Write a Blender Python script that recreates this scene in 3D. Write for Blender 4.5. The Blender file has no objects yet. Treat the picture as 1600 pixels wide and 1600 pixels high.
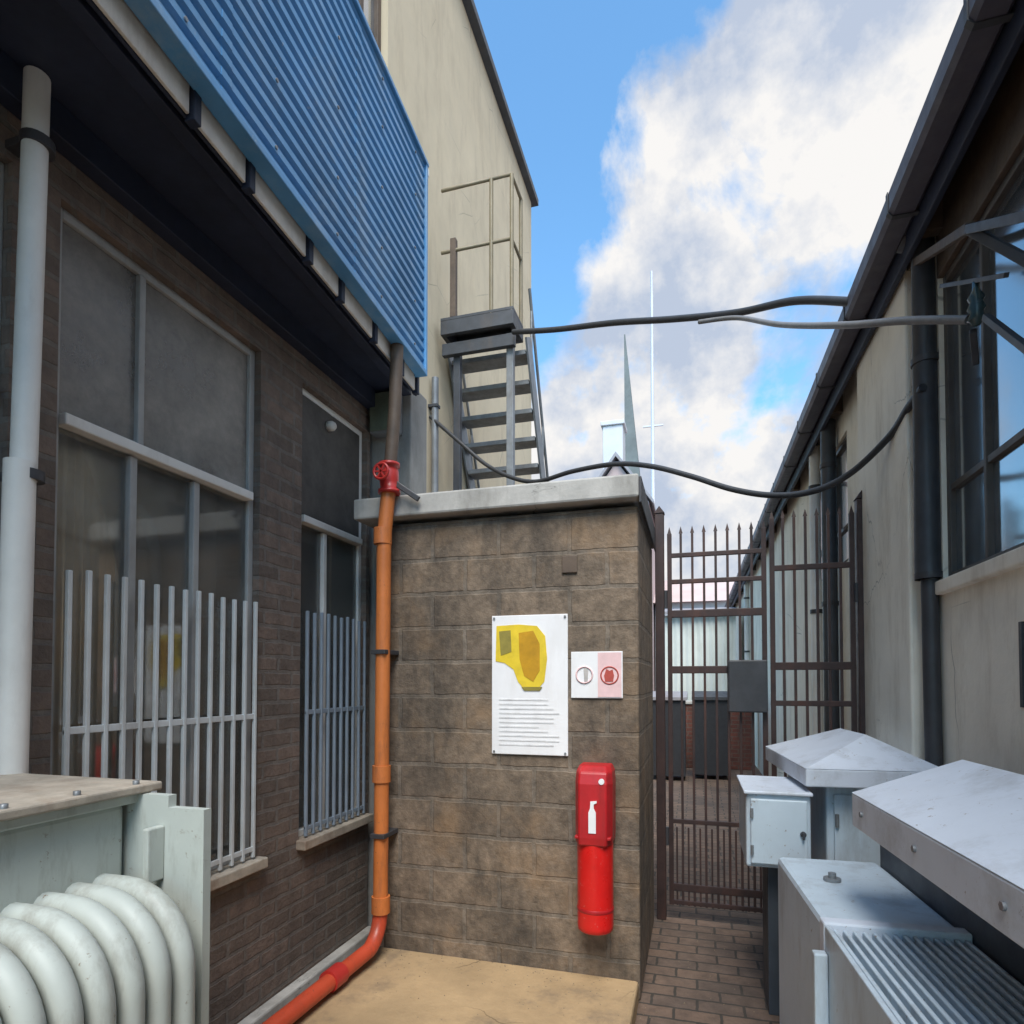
import bpy, bmesh, math, random
from mathutils import Vector, Matrix
R = math.radians
random.seed(7)
S = bpy.context.scene
C = S.collection

# ------------------------------------------------------------ camera, sky, sun, exposure
cd = bpy.data.cameras.new('camera'); cam = bpy.data.objects.new('camera', cd); C.objects.link(cam)
cd.sensor_width = 36.0; cd.lens = 36.0 * 970 / 1600
cd.shift_x = 0.0; cd.shift_y = 0.14975
cd.clip_start = 0.02; cd.clip_end = 3000
cam.location = (0, 0, 1.6); cam.rotation_euler = (R(91.5), 0, R(16.4))
S.camera = cam

SUN_EL, SUN_AZ = 56.0, 167.0          # thin cloud covers the sun, which stands high behind the camera
w = bpy.data.worlds.new('World'); S.world = w; w.use_nodes = True
nt = w.node_tree; nt.nodes.clear()
def N(t, typ, **kw):
    n = t.nodes.new(typ)
    for k, v in kw.items():
        if k.startswith('i_'): n.inputs[k[2:]].default_value = v
        else: setattr(n, k, v)
    return n
def math_node(t, op, a, b=None, clamp=False):
    n = t.nodes.new('ShaderNodeMath'); n.operation = op; n.use_clamp = clamp
    for i, x in enumerate((a, b)):
        if x is None: continue
        if isinstance(x, (int, float)): n.inputs[i].default_value = x
        else: t.links.new(x, n.inputs[i])
    return n.outputs[0]
sky = N(nt, 'ShaderNodeTexSky', sky_type='NISHITA')
sky.sun_disc = False; sky.sun_elevation = R(SUN_EL); sky.sun_rotation = R(SUN_AZ)
sky.air_density = 1.0; sky.dust_density = 0.6; sky.ozone_density = 1.6; sky.altitude = 300
tc = N(nt, 'ShaderNodeTexCoord')
nz = N(nt, 'ShaderNodeTexNoise', i_Scale=3.7, i_Detail=10.0, i_Roughness=0.58, i_Distortion=0.25)
cmap = N(nt, 'ShaderNodeMapping'); cmap.inputs['Location'].default_value = (1.9, 8.4, 3.3)
nt.links.new(tc.outputs['Generated'], cmap.inputs[0]); nt.links.new(cmap.outputs[0], nz.inputs['Vector'])
dot = N(nt, 'ShaderNodeVectorMath', operation='DOT_PRODUCT'); dot.inputs[1].default_value = (0.785, 0.45, -0.425)
nt.links.new(tc.outputs['Generated'], dot.inputs[0])
bias = math_node(nt, 'MULTIPLY', dot.outputs['Value'], 2.4)
bias = math_node(nt, 'MINIMUM', bias, 0.14)
bias = math_node(nt, 'MAXIMUM', bias, -0.28)
den = math_node(nt, 'ADD', nz.outputs['Fac'], bias)
ramp = N(nt, 'ShaderNodeValToRGB'); nt.links.new(den, ramp.inputs[0])
ramp.color_ramp.elements[0].position = 0.485; ramp.color_ramp.elements[1].position = 0.585
nz2 = N(nt, 'ShaderNodeTexNoise', i_Scale=4.2, i_Detail=7.0, i_Roughness=0.6)
mp = N(nt, 'ShaderNodeMapping'); mp.inputs['Location'].default_value = (1.3, 4.1, 0.4)
nt.links.new(tc.outputs['Generated'], mp.inputs[0]); nt.links.new(mp.outputs[0], nz2.inputs['Vector'])
cr = N(nt, 'ShaderNodeValToRGB'); nt.links.new(nz2.outputs['Fac'], cr.inputs[0])
cr.color_ramp.elements[0].position = 0.43; cr.color_ramp.elements[0].color = (0.47, 0.54, 0.67, 1)
cr.color_ramp.elements[1].position = 0.57; cr.color_ramp.elements[1].color = (0.86, 0.845, 0.83, 1)
tint = N(nt, 'ShaderNodeMix', data_type='RGBA', blend_type='MULTIPLY'); tint.inputs[0].default_value = 1.0
nt.links.new(sky.outputs[0], tint.inputs[6]); tint.inputs[7].default_value = (0.66, 0.95, 1.0, 1)
bsky = N(nt, 'ShaderNodeBackground', i_Strength=0.145); nt.links.new(tint.outputs[2], bsky.inputs[0])
bcl = N(nt, 'ShaderNodeBackground', i_Strength=0.45); nt.links.new(cr.outputs[0], bcl.inputs[0])
mx = N(nt, 'ShaderNodeMixShader'); nt.links.new(ramp.outputs[0], mx.inputs[0])
nt.links.new(bsky.outputs[0], mx.inputs[1]); nt.links.new(bcl.outputs[0], mx.inputs[2])
wo = N(nt, 'ShaderNodeOutputWorld'); nt.links.new(mx.outputs[0], wo.inputs[0])

sd = bpy.data.lights.new('sun', 'SUN'); sun = bpy.data.objects.new('sun', sd); C.objects.link(sun)
sd.energy = 2.0; sd.angle = R(34); sd.color = (1, 0.95, 0.87)
_az = R(SUN_AZ)                                        # Nishita: rotation 0 is +Y, growing towards +X
sdir = Vector((math.sin(_az) * math.cos(R(SUN_EL)), math.cos(_az) * math.cos(R(SUN_EL)), math.sin(R(SUN_EL))))
sun.rotation_euler = sdir.to_track_quat('Z', 'Y').to_euler()

S.view_settings.view_transform = 'Standard'; S.view_settings.look = 'None'
S.view_settings.exposure = 1.30; S.view_settings.gamma = 1.0
S.render.engine = 'CYCLES'
S.render.resolution_x = 1024; S.render.resolution_y = 1024

# ------------------------------------------------------------ materials
M = {}
def base(name):
    m = bpy.data.materials.new(name); m.use_nodes = True
    t = m.node_tree; b = t.nodes['Principled BSDF']; M[name] = m
    return m, t, b
def mixc(t, fac, a, b, blend='MIX'):
    n = t.nodes.new('ShaderNodeMix'); n.data_type = 'RGBA'; n.blend_type = blend
    for sock, x in ((n.inputs[0], fac), (n.inputs[6], a), (n.inputs[7], b)):
        if hasattr(x, 'is_output'): t.links.new(x, sock)
        elif isinstance(x, (int, float)): sock.default_value = x
        else: sock.default_value = tuple(x) + (1,) if len(x) == 3 else x
    return n.outputs[2]
def noise(t, scale, detail=6, rough=0.6, stretch=None, vec=None, seed=0.0):
    co = t.nodes.new('ShaderNodeTexCoord').outputs['Object'] if vec is None else vec
    mp = t.nodes.new('ShaderNodeMapping'); mp.inputs['Location'].default_value = (seed, seed * 1.7, seed * .6)
    if stretch: mp.inputs['Scale'].default_value = stretch
    t.links.new(co, mp.inputs[0])
    n = t.nodes.new('ShaderNodeTexNoise'); n.inputs['Scale'].default_value = scale
    n.inputs['Detail'].default_value = detail; n.inputs['Roughness'].default_value = rough
    t.links.new(mp.outputs[0], n.inputs['Vector'])
    return n.outputs['Fac']
def ramp_(t, f, a, b):
    n = t.nodes.new('ShaderNodeMapRange'); n.inputs[1].default_value = a; n.inputs[2].default_value = b
    t.links.new(f, n.inputs[0]); return n.outputs[0]
def bump(t, b, h, strength=0.3, dist=0.01):
    n = t.nodes.new('ShaderNodeBump'); n.inputs['Strength'].default_value = strength; n.inputs['Distance'].default_value = dist
    t.links.new(h, n.inputs['Height']); t.links.new(n.outputs[0], b.inputs['Normal'])
def sc(c, k): return tuple(min(1, x * k) for x in c)
def mat(name, col, rough=0.6, var=0.25, scale=4, metal=0.0, dirt=None, dirt_amt=0.5, streak=True, bmp=0.15, bscale=60, spec=0.5, dscale=2.2, crack=0.0, chip=None):
    m, t, b = base(name)
    f = ramp_(t, noise(t, scale, 8, 0.65), 0.3, 0.7)
    c = mixc(t, f, sc(col, 1 - var), sc(col, 1 + var))
    if dirt is not None:
        d = noise(t, dscale, 9, 0.7, (2.2, 2.2, 0.55) if streak else None, seed=3.1)
        d = ramp_(t, d, 0.50, 0.72)
        d = math_node(t, 'MULTIPLY', d, dirt_amt)
        c = mixc(t, d, c, dirt)
    if chip is not None:                                  # small flakes of lost paint
        q = ramp_(t, noise(t, 38, 6, 0.75, seed=11), 0.63, 0.66)
        q = math_node(t, 'MULTIPLY', q, ramp_(t, noise(t, 5, 4, 0.6, seed=13), 0.42, 0.6))
        c = mixc(t, q, c, chip)
    if crack:
        vo = t.nodes.new('ShaderNodeTexVoronoi'); vo.feature = 'DISTANCE_TO_EDGE'; vo.inputs['Scale'].default_value = 1.3
        mp = t.nodes.new('ShaderNodeVectorMath'); mp.operation = 'ADD'
        t.links.new(t.nodes.new('ShaderNodeTexCoord').outputs['Object'], mp.inputs[0])
        nn = t.nodes.new('ShaderNodeTexNoise'); nn.inputs['Scale'].default_value = 6; nn.inputs['Detail'].default_value = 5
        sc_ = t.nodes.new('ShaderNodeVectorMath'); sc_.operation = 'SCALE'; sc_.inputs['Scale'].default_value = 0.25
        t.links.new(nn.outputs['Color'], sc_.inputs[0]); t.links.new(sc_.outputs[0], mp.inputs[1]); t.links.new(mp.outputs[0], vo.inputs['Vector'])
        k_ = math_node(t, 'SUBTRACT', 1.0, ramp_(t, vo.outputs['Distance'], 0.001, 0.006), True)
        k_ = math_node(t, 'MULTIPLY', k_, ramp_(t, noise(t, 1.1, 3, seed=17), 0.48, 0.6))
        c = mixc(t, math_node(t, 'MULTIPLY', k_, crack, True), c, sc(col, 0.25))
    t.links.new(c, b.inputs['Base Color'])
    rr = ramp_(t, noise(t, scale * 3, 5, seed=9), 0.2, 0.8)
    r2 = math_node(t, 'MULTIPLY', rr, 0.25); r2 = math_node(t, 'ADD', r2, max(0.02, rough - 0.12))
    t.links.new(r2, b.inputs['Roughness'])
    b.inputs['Metallic'].default_value = metal; b.inputs['Specular IOR Level'].default_value = spec
    if bmp: bump(t, b, noise(t, bscale, 4), bmp, 0.004)
    return m
def brick(name, c1, c2, mortar, bw, bh, ms=0.012, var=0.35, dirt=(0.03, 0.025, 0.02), dirt_amt=0.6, flat=False, stain=None, stain_amt=0.5, offs=0.5, bs=0.35):
    m, t, b = base(name)
    co = t.nodes.new('ShaderNodeTexCoord').outputs['Object']
    sp = t.nodes.new('ShaderNodeSeparateXYZ'); t.links.new(co, sp.inputs[0])
    cb = t.nodes.new('ShaderNodeCombineXYZ')
    if flat:
        t.links.new(sp.outputs[0], cb.inputs[0]); t.links.new(sp.outputs[1], cb.inputs[1])
    else:
        t.links.new(math_node(t, 'ADD', sp.outputs[0], sp.outputs[1]), cb.inputs[0]); t.links.new(sp.outputs[2], cb.inputs[1])
    wob = noise(t, 9, 3, vec=None, seed=5)
    va = t.nodes.new('ShaderNodeVectorMath'); va.operation = 'ADD'; t.links.new(cb.outputs[0], va.inputs[0])
    w_ = math_node(t, 'MULTIPLY', math_node(t, 'SUBTRACT', wob, 0.5), 0.02)
    cw = t.nodes.new('ShaderNodeCombineXYZ'); t.links.new(w_, cw.inputs[0]); t.links.new(w_, cw.inputs[1]); t.links.new(cw.outputs[0], va.inputs[1])
    br = t.nodes.new('ShaderNodeTexBrick'); t.links.new(va.outputs[0], br.inputs['Vector'])
    br.inputs['Scale'].default_value = 1.0; br.inputs['Brick Width'].default_value = bw; br.inputs['Row Height'].default_value = bh
    br.inputs['Mortar Size'].default_value = ms; br.inputs['Mortar Smooth'].default_value = 0.3; br.offset = offs
    br.inputs['Color1'].default_value = c1 + (1,); br.inputs['Color2'].default_value = c2 + (1,); br.inputs['Mortar'].default_value = mortar + (1,)
    br.inputs['Bias'].default_value = 0.0
    c = br.outputs['Color']
    f = ramp_(t, noise(t, 14, 8, 0.7, seed=2), 0.25, 0.75)
    c = mixc(t, 1.0, c, mixc(t, f, (1 - var,) * 3, (1 + var,) * 3), 'MULTIPLY')
    if stain is not None:
        s_ = ramp_(t, noise(t, 2.0, 7, 0.65, seed=8), 0.5, 0.68)
        c = mixc(t, math_node(t, 'MULTIPLY', s_, stain_amt), c, stain)
    d = ramp_(t, noise(t, 1.6, 9, 0.7, None if flat else (2.0, 2.0, 0.7), seed=4), 0.45, 0.72)
    c = mixc(t, math_node(t, 'MULTIPLY', d, dirt_amt), c, dirt)
    t.links.new(c, b.inputs['Base Color'])
    b.inputs['Roughness'].default_value = 0.85
    h = math_node(t, 'SUBTRACT', noise(t, 50, 6), math_node(t, 'MULTIPLY', br.outputs['Fac'], 1.2))
    bump(t, b, h, bs, 0.01)
    return m
def glass(name, tint, dust_sheen, dust_sheen_col, rough=0.03, refl=1.4):
    m, t, b = base(name)
    t.nodes.remove(b)
    out = t.nodes['Material Output']
    tr = t.nodes.new('ShaderNodeBsdfTransparent'); tr.inputs[0].default_value = tint + (1,)
    gl = t.nodes.new('ShaderNodeBsdfGlossy'); gl.inputs['Roughness'].default_value = rough
    df = t.nodes.new('ShaderNodeBsdfDiffuse')
    f = ramp_(t, noise(t, 3, 8, 0.7, seed=1), 0.25, 0.75)
    t.links.new(mixc(t, f, sc(dust_sheen_col, 0.6), sc(dust_sheen_col, 1.3)), df.inputs[0])
    bn = t.nodes.new('ShaderNodeBump'); bn.inputs['Strength'].default_value = 0.05; bn.inputs['Distance'].default_value = 0.02
    t.links.new(noise(t, 2.5, 2), bn.inputs['Height']); t.links.new(bn.outputs[0], gl.inputs['Normal'])
    m1 = t.nodes.new('ShaderNodeMixShader'); t.links.new(math_node(t, 'MULTIPLY', ramp_(t, noise(t, 5, 8, 0.7, seed=6), 0.1, 0.8), dust_sheen), m1.inputs[0])
    t.links.new(tr.outputs[0], m1.inputs[1]); t.links.new(df.outputs[0], m1.inputs[2])
    fr = t.nodes.new('ShaderNodeFresnel'); fr.inputs[0].default_value = 1.5
    m2 = t.nodes.new('ShaderNodeMixShader'); t.links.new(math_node(t, 'MULTIPLY', fr.outputs[0], refl, True), m2.inputs[0])
    t.links.new(m1.outputs[0], m2.inputs[1]); t.links.new(gl.outputs[0], m2.inputs[2])
    t.links.new(m2.outputs[0], out.inputs[0])
    return m

brick('brown_brick', (0.140, 0.108, 0.088), (0.205, 0.150, 0.120), (0.18, 0.155, 0.135), 0.22, 0.075, 0.011, dirt=(0.07, 0.06, 0.054), dirt_amt=0.5, bs=0.6)
brick('kiosk_block', (0.205, 0.15, 0.105), (0.14, 0.105, 0.076), (0.175, 0.140, 0.108), 0.39, 0.19, 0.013, var=0.6, dirt=(0.032, 0.027, 0.023), dirt_amt=0.9, stain=(0.26, 0.16, 0.085), stain_amt=0.7, bs=0.55)
brick('red_brick', (0.17, 0.052, 0.035), (0.11, 0.038, 0.028), (0.12, 0.085, 0.07), 0.22, 0.075, 0.010)
brick('paver', (0.185, 0.120, 0.085), (0.125, 0.088, 0.068), (0.055, 0.045, 0.036), 0.22, 0.11, 0.008, flat=True, dirt=(0.05, 0.042, 0.036), dirt_amt=0.7)
mat('concrete', (0.44, 0.42, 0.39), 0.85, 0.25, 5, crack=0.8, dirt=(0.16, 0.15, 0.13), dirt_amt=0.6, bmp=0.4, bscale=35)
mat('apron_concrete', (0.40, 0.275, 0.15), 0.85, 0.22, 3, dirt=(0.12, 0.095, 0.075), dirt_amt=0.95, streak=False, bmp=0.8, bscale=45, crack=0.9)
mat('cream_paint', (0.66, 0.55, 0.385), 0.8, 0.10, 1.2, crack=0.5, dirt=(0.45, 0.355, 0.24), dirt_amt=0.5, bmp=0.2)
mat('plaster', (0.82, 0.76, 0.65), 0.85, 0.10, 2, crack=0.7, dirt=(0.46, 0.38, 0.28), dirt_amt=0.6, bmp=0.3, bscale=40)
mat('grey_plaster', (0.30, 0.29, 0.27), 0.85, 0.18, 3, dirt=(0.12, 0.11, 0.10), dirt_amt=0.6, bmp=0.3)
mat('blue_sheet', (0.085, 0.27, 0.50), 0.42, 0.22, 1.5, dirt=(0.24, 0.36, 0.48), dirt_amt=0.75, chip=(0.3, 0.38, 0.45), bmp=0.04)
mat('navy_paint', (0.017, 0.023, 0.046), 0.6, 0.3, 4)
mat('pale_board', (0.72, 0.66, 0.58), 0.7, 0.12, 8, dirt=(0.40, 0.33, 0.26), dirt_amt=0.6)
mat('white_paint', (0.74, 0.72, 0.68), 0.5, 0.08, 4, dirt=(0.42, 0.38, 0.33), dirt_amt=0.5)
mat('grille_paint', (0.60, 0.62, 0.62), 0.5, 0.10, 6, dirt=(0.28, 0.24, 0.2), dirt_amt=0.5)
mat('blue_grey_paint', (0.26, 0.31, 0.37), 0.5, 0.12, 6, dirt=(0.2, 0.2, 0.2), dirt_amt=0.5)
mat('frame_grey', (0.36, 0.36, 0.35), 0.5, 0.15, 6, dirt=(0.16, 0.14, 0.12), dirt_amt=0.5)
mat('brown_wood', (0.105, 0.072, 0.05), 0.65, 0.3, 8, dirt=(0.04, 0.03, 0.025), dirt_amt=0.6)
mat('frame_dark', (0.075, 0.065, 0.058), 0.5, 0.3, 6, dirt=(0.14, 0.10, 0.08), dirt_amt=0.5)
mat('dark_metal', (0.045, 0.045, 0.05), 0.5, 0.3, 6, dirt=(0.09, 0.06, 0.045), dirt_amt=0.5)
mat('gutter_metal', (0.085, 0.078, 0.10), 0.5, 0.2, 5, dirt=(0.16, 0.15, 0.16), dirt_amt=0.5)
mat('gate_paint', (0.042, 0.022, 0.019), 0.55, 0.35, 8, dirt=(0.12, 0.045, 0.027), dirt_amt=0.6)
mat('orange_paint', (0.60, 0.18, 0.045), 0.5, 0.2, 3, dirt=(0.22, 0.085, 0.045), dirt_amt=0.8, dscale=5, chip=(0.12, 0.06, 0.04))
mat('red_orange', (0.52, 0.07, 0.03), 0.4, 0.15, 3, dirt=(0.24, 0.06, 0.035), dirt_amt=0.7, dscale=5, chip=(0.12, 0.05, 0.04))
mat('red_paint', (0.45, 0.03, 0.025), 0.35, 0.15, 4, dirt=(0.25, 0.03, 0.02), dirt_amt=0.4, bmp=0.05)
mat('red_bright', (0.66, 0.014, 0.012), 0.34, 0.12, 4, bmp=0.05, dirt=(0.35, 0.02, 0.015), dirt_amt=0.6, dscale=5, chip=(0.75, 0.35, 0.32))
mat('red_vinyl', (0.42, 0.012, 0.016), 0.4, 0.2, 5, bmp=0.1, bscale=15, dirt=(0.2, 0.012, 0.012), dirt_amt=0.7, dscale=6)
mat('sign_white', (0.80, 0.79, 0.80), 0.45, 0.05, 5, dirt=(0.62, 0.58, 0.56), dirt_amt=0.5, bmp=0)
mat('sign_yellow', (0.72, 0.52, 0.03), 0.45, 0.18, 9, bmp=0)
mat('sign_ochre', (0.50, 0.26, 0.01), 0.45, 0.2, 12, bmp=0)
mat('sign_ink', (0.68, 0.67, 0.67), 0.6, 0.2, 20, bmp=0)
mat('sign_olive', (0.26, 0.21, 0.04), 0.6, 0.2, 20, bmp=0)
mat('sign_faint', (0.45, 0.42, 0.40), 0.6, 0.2, 20, bmp=0)
mat('sign_red', (0.42, 0.07, 0.05), 0.5, 0.2, 20, bmp=0)
mat('sign_pink', (0.76, 0.52, 0.52), 0.5, 0.1, 20, bmp=0)
mat('transformer_paint', (0.47, 0.50, 0.46), 0.55, 0.10, 3, dirt=(0.22, 0.20, 0.16), dirt_amt=0.75, bmp=0.1, dscale=4, chip=(0.22, 0.16, 0.11))
mat('rusty_lid', (0.42, 0.36, 0.29), 0.7, 0.3, 10, dirt=(0.20, 0.11, 0.06), dirt_amt=0.9, streak=False, bmp=0.3)
mat('cabinet_paint', (0.55, 0.635, 0.70), 0.42, 0.07, 3, dirt=(0.30, 0.31, 0.31), dirt_amt=0.65, bmp=0.08, dscale=3, chip=(0.24, 0.17, 0.12))
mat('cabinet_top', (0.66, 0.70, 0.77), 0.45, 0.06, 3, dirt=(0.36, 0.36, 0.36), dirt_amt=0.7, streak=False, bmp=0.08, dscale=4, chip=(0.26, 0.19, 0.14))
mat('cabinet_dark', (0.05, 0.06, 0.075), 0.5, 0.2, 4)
mat('cable_rubber', (0.03, 0.032, 0.037), 0.5, 0.2, 20)
mat('cable_grey', (0.17, 0.165, 0.165), 0.5, 0.15, 20)
mat('steel_grey', (0.22, 0.23, 0.24), 0.45, 0.25, 6, metal=0.3, dirt=(0.12, 0.09, 0.07), dirt_amt=0.5)
mat('tread_steel', (0.24, 0.245, 0.25), 0.5, 0.3, 8, dirt=(0.12, 0.08, 0.05), dirt_amt=0.4)
mat('steel_dark', (0.06, 0.065, 0.075), 0.5, 0.25, 6, metal=0.2, dirt=(0.12, 0.08, 0.05), dirt_amt=0.4)
mat('rail_paint', (0.22, 0.18, 0.11), 0.5, 0.2, 6, dirt=(0.22, 0.16, 0.10), dirt_amt=0.6)
mat('interior', (0.30, 0.31, 0.30), 0.9, 0.3, 2)
mat('curtain', (0.78, 0.60, 0.41), 0.9, 0.12, 3, bmp=0)
mat('interior_white', (0.78, 0.82, 0.78), 0.6, 0.1, 3)
mat('pink_wall', (0.52, 0.40, 0.38), 0.8, 0.1, 1)
mat('pale_wall', (0.60, 0.60, 0.62), 0.8, 0.1, 1)
mat('shed_sheet', (0.62, 0.66, 0.63), 0.5, 0.08, 2, dirt=(0.4, 0.4, 0.36), dirt_amt=0.4)
mat('roof_sheet', (0.28, 0.27, 0.29), 0.5, 0.15, 2, dirt=(0.2, 0.14, 0.1), dirt_amt=0.5)
mat('spire_slate', (0.13, 0.15, 0.15), 0.7, 0.2, 1)
mat('mast_steel', (0.62, 0.62, 0.66), 0.5, 0.1, 1)
mat('porcelain', (0.05, 0.09, 0.10), 0.2, 0.1, 5, bmp=0)
mat('dark_board', (0.075, 0.068, 0.062), 0.6, 0.3, 8)
mat('grit_stone', (0.22, 0.17, 0.11), 0.9, 0.5, 30)
mat('verdigris', (0.13, 0.16, 0.12), 0.6, 0.3, 8)
glass('lower_glass', (0.97, 0.98, 0.97), 0.24, (0.50, 0.51, 0.49), 0.06, 0.9)
glass('dusty_glass', (0.6, 0.6, 0.6), 0.95, (0.36, 0.335, 0.30), 0.25, 0.6)
glass('hall_glass', (0.6, 0.66, 0.7), 0.65, (0.32, 0.37, 0.42), 0.10, 3.2)  # bluish film colour stands in for sky reflected in the panes

# ------------------------------------------------------------ mesh helpers
class MB:
    def __init__(s): s.v = []; s.f = []; s.sm = []
    def raw(s, vs, fs, smooth=False):
        o = len(s.v); s.v += [tuple(p) for p in vs]
        for f in fs: s.f.append([i + o for i in f]); s.sm.append(smooth)
        return s
    def box(s, x0, x1, y0, y1, z0, z1, bev=0.0, rot=None):
        x0, x1 = sorted((x0, x1)); y0, y1 = sorted((y0, y1)); z0, z1 = sorted((z0, z1))
        bm = bmesh.new(); bmesh.ops.create_cube(bm, size=1)
        for v in bm.verts: v.co = Vector(((x0 + x1) / 2 + v.co.x * (x1 - x0), (y0 + y1) / 2 + v.co.y * (y1 - y0), (z0 + z1) / 2 + v.co.z * (z1 - z0)))
        if bev: bmesh.ops.bevel(bm, geom=bm.edges[:], offset=min(bev, 0.45 * min(x1 - x0, y1 - y0, z1 - z0)), segments=2, affect='EDGES', profile=0.5)
        if rot is not None:
            for v in bm.verts: v.co = rot @ v.co
        bm.verts.index_update()
        s.raw([v.co[:] for v in bm.verts], [[v.index for v in f.verts] for f in bm.faces]); bm.free()
        return s
    def beam(s, a, b, wd, ht, bev=0.0):
        a, b = Vector(a), Vector(b); d = (b - a); L = d.length
        q = d.to_track_quat('Y', 'Z').to_matrix().to_4x4()
        return s.box(-wd / 2, wd / 2, 0, L, -ht / 2, ht / 2, bev, Matrix.Translation(a) @ q)
    def tube(s, pts, r, n=12, caps=True, smooth=True):
        pts = [Vector(p) for p in pts]; rs = r if isinstance(r, (list, tuple)) else [r] * len(pts)
        rings = []; up = None
        for i, p in enumerate(pts):
            t = ((pts[min(i + 1, len(pts) - 1)] - p).normalized() + (p - pts[max(i - 1, 0)]).normalized()).normalized()
            if up is None: up = Vector((0, 0, 1)) if abs(t.z) < .9 else Vector((1, 0, 0))
            sx = t.cross(up).normalized(); up = sx.cross(t).normalized()
            rings.append([p + (sx * math.cos(2 * math.pi * k / n) + up * math.sin(2 * math.pi * k / n)) * rs[i] for k in range(n)])
        vs = [p for r_ in rings for p in r_]
        fs = [[i * n + k, i * n + (k + 1) % n, (i + 1) * n + (k + 1) % n, (i + 1) * n + k] for i in range(len(pts) - 1) for k in range(n)]
        s.raw(vs, fs, smooth)
        if caps:
            s.raw(rings[0], [list(range(n))[::-1]]); s.raw(rings[-1], [list(range(n))])
        return s
    def prism(s, poly, axis, a, b):
        """extrude a 2D polygon; axis 'x': poly=(y,z), 'y': (x,z), 'z': (x,y)"""
        def p3(q, h): return {'x': (h, q[0], q[1]), 'y': (q[0], h, q[1]), 'z': (q[0], q[1], h)}[axis]
        n = len(poly); vs = [p3(q, a) for q in poly] + [p3(q, b) for q in poly]
        fs = [list(range(n))[::-1], [n + i for i in range(n)]] + [[i, (i + 1) % n, n + (i + 1) % n, n + i] for i in range(n)]
        return s.raw(vs, fs)
    def lathe(s, c, prof, n=20, a0=0.0, a1=2 * math.pi):
        full = abs(a1 - a0 - 2 * math.pi) < 1e-6; m_ = n if full else n + 1
        vs = [(c[0] + r * math.cos(a0 + (a1 - a0) * k / n), c[1] + r * math.sin(a0 + (a1 - a0) * k / n), c[2] + z) for r, z in prof for k in range(m_)]
        fs = [[i * m_ + k, i * m_ + (k + 1) % m_, (i + 1) * m_ + (k + 1) % m_, (i + 1) * m_ + k] for i in range(len(prof) - 1) for k in range(n)]
        return s.raw(vs, fs, True)
    def build(s, name, material, parent=None, base=None):
        """world-space vertices; the object's origin is its thing's base"""
        top = parent
        while top is not None and top.parent is not None: top = top.parent
        o0 = Vector(base) if base is not None else (top.location.copy() if top else Vector((0, 0, 0)))
        me = bpy.data.meshes.new(name)
        me.from_pydata([tuple(Vector(p) - o0) for p in s.v], [], s.f); me.update()
        bm = bmesh.new(); bm.from_mesh(me); bmesh.ops.recalc_face_normals(bm, faces=bm.faces[:]); bm.to_mesh(me); bm.free()
        for p, k in zip(me.polygons, s.sm): p.use_smooth = k
        me.materials.append(M[material] if isinstance(material, str) else material)
        o = bpy.data.objects.new(name, me); C.objects.link(o)
        if parent is not None: o.parent = parent
        else: o.location = o0
        return o
def tag(o, label, cat, group=None):
    o['label'] = label; o['category'] = cat
    if group: o['group'] = group
    return o
def thing(name, label, cat, loc, group=None):
    o = bpy.data.objects.new(name, None); C.objects.link(o); o.location = loc; o.empty_display_size = 0.1
    return tag(o, label, cat, group)
def struct(o): o['kind'] = 'structure'; return o
def bx(name, material, parent, *a, bev=0.004): return MB().box(*a, bev=bev).build(name, material, parent)
def arc(c, r, a0, a1, u, v, n=10):
    c, u, v = Vector(c), Vector(u), Vector(v)
    return [c + u * r * math.cos(R(a0 + (a1 - a0) * i / n)) + v * r * math.sin(R(a0 + (a1 - a0) * i / n)) for i in range(n + 1)]
def smooth_path(pts, n=10):
    P = [Vector(p) for p in pts]; out = []
    for i in range(len(P) - 1):
        p0 = P[max(i - 1, 0)]; p1 = P[i]; p2 = P[i + 1]; p3 = P[min(i + 2, len(P) - 1)]
        for k in range(n):
            t = k / n
            out.append(0.5 * ((2 * p1) + (p2 - p0) * t + (2 * p0 - 5 * p1 + 4 * p2 - p3) * t * t + (3 * p1 - p0 - 3 * p2 + p3) * t ** 3))
    return out + [P[-1]]

# ------------------------------------------------------------ ground
g = MB().raw([(-400, -400, 0), (400, -400, 0), (400, 400, 0), (-400, 400, 0)], [[0, 1, 2, 3]]).build('ground', 'paver'); struct(g)
ap = MB().box(-1.80, -0.28, -1.0, 3.20, -0.05, 0.105, 0.015).build('concrete_apron', 'apron_concrete'); struct(ap)
kb = MB().box(-1.995, -1.93, -1.0, 3.55, -0.05, 0.06, 0.01).build('kerb', 'concrete'); struct(kb)

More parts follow.
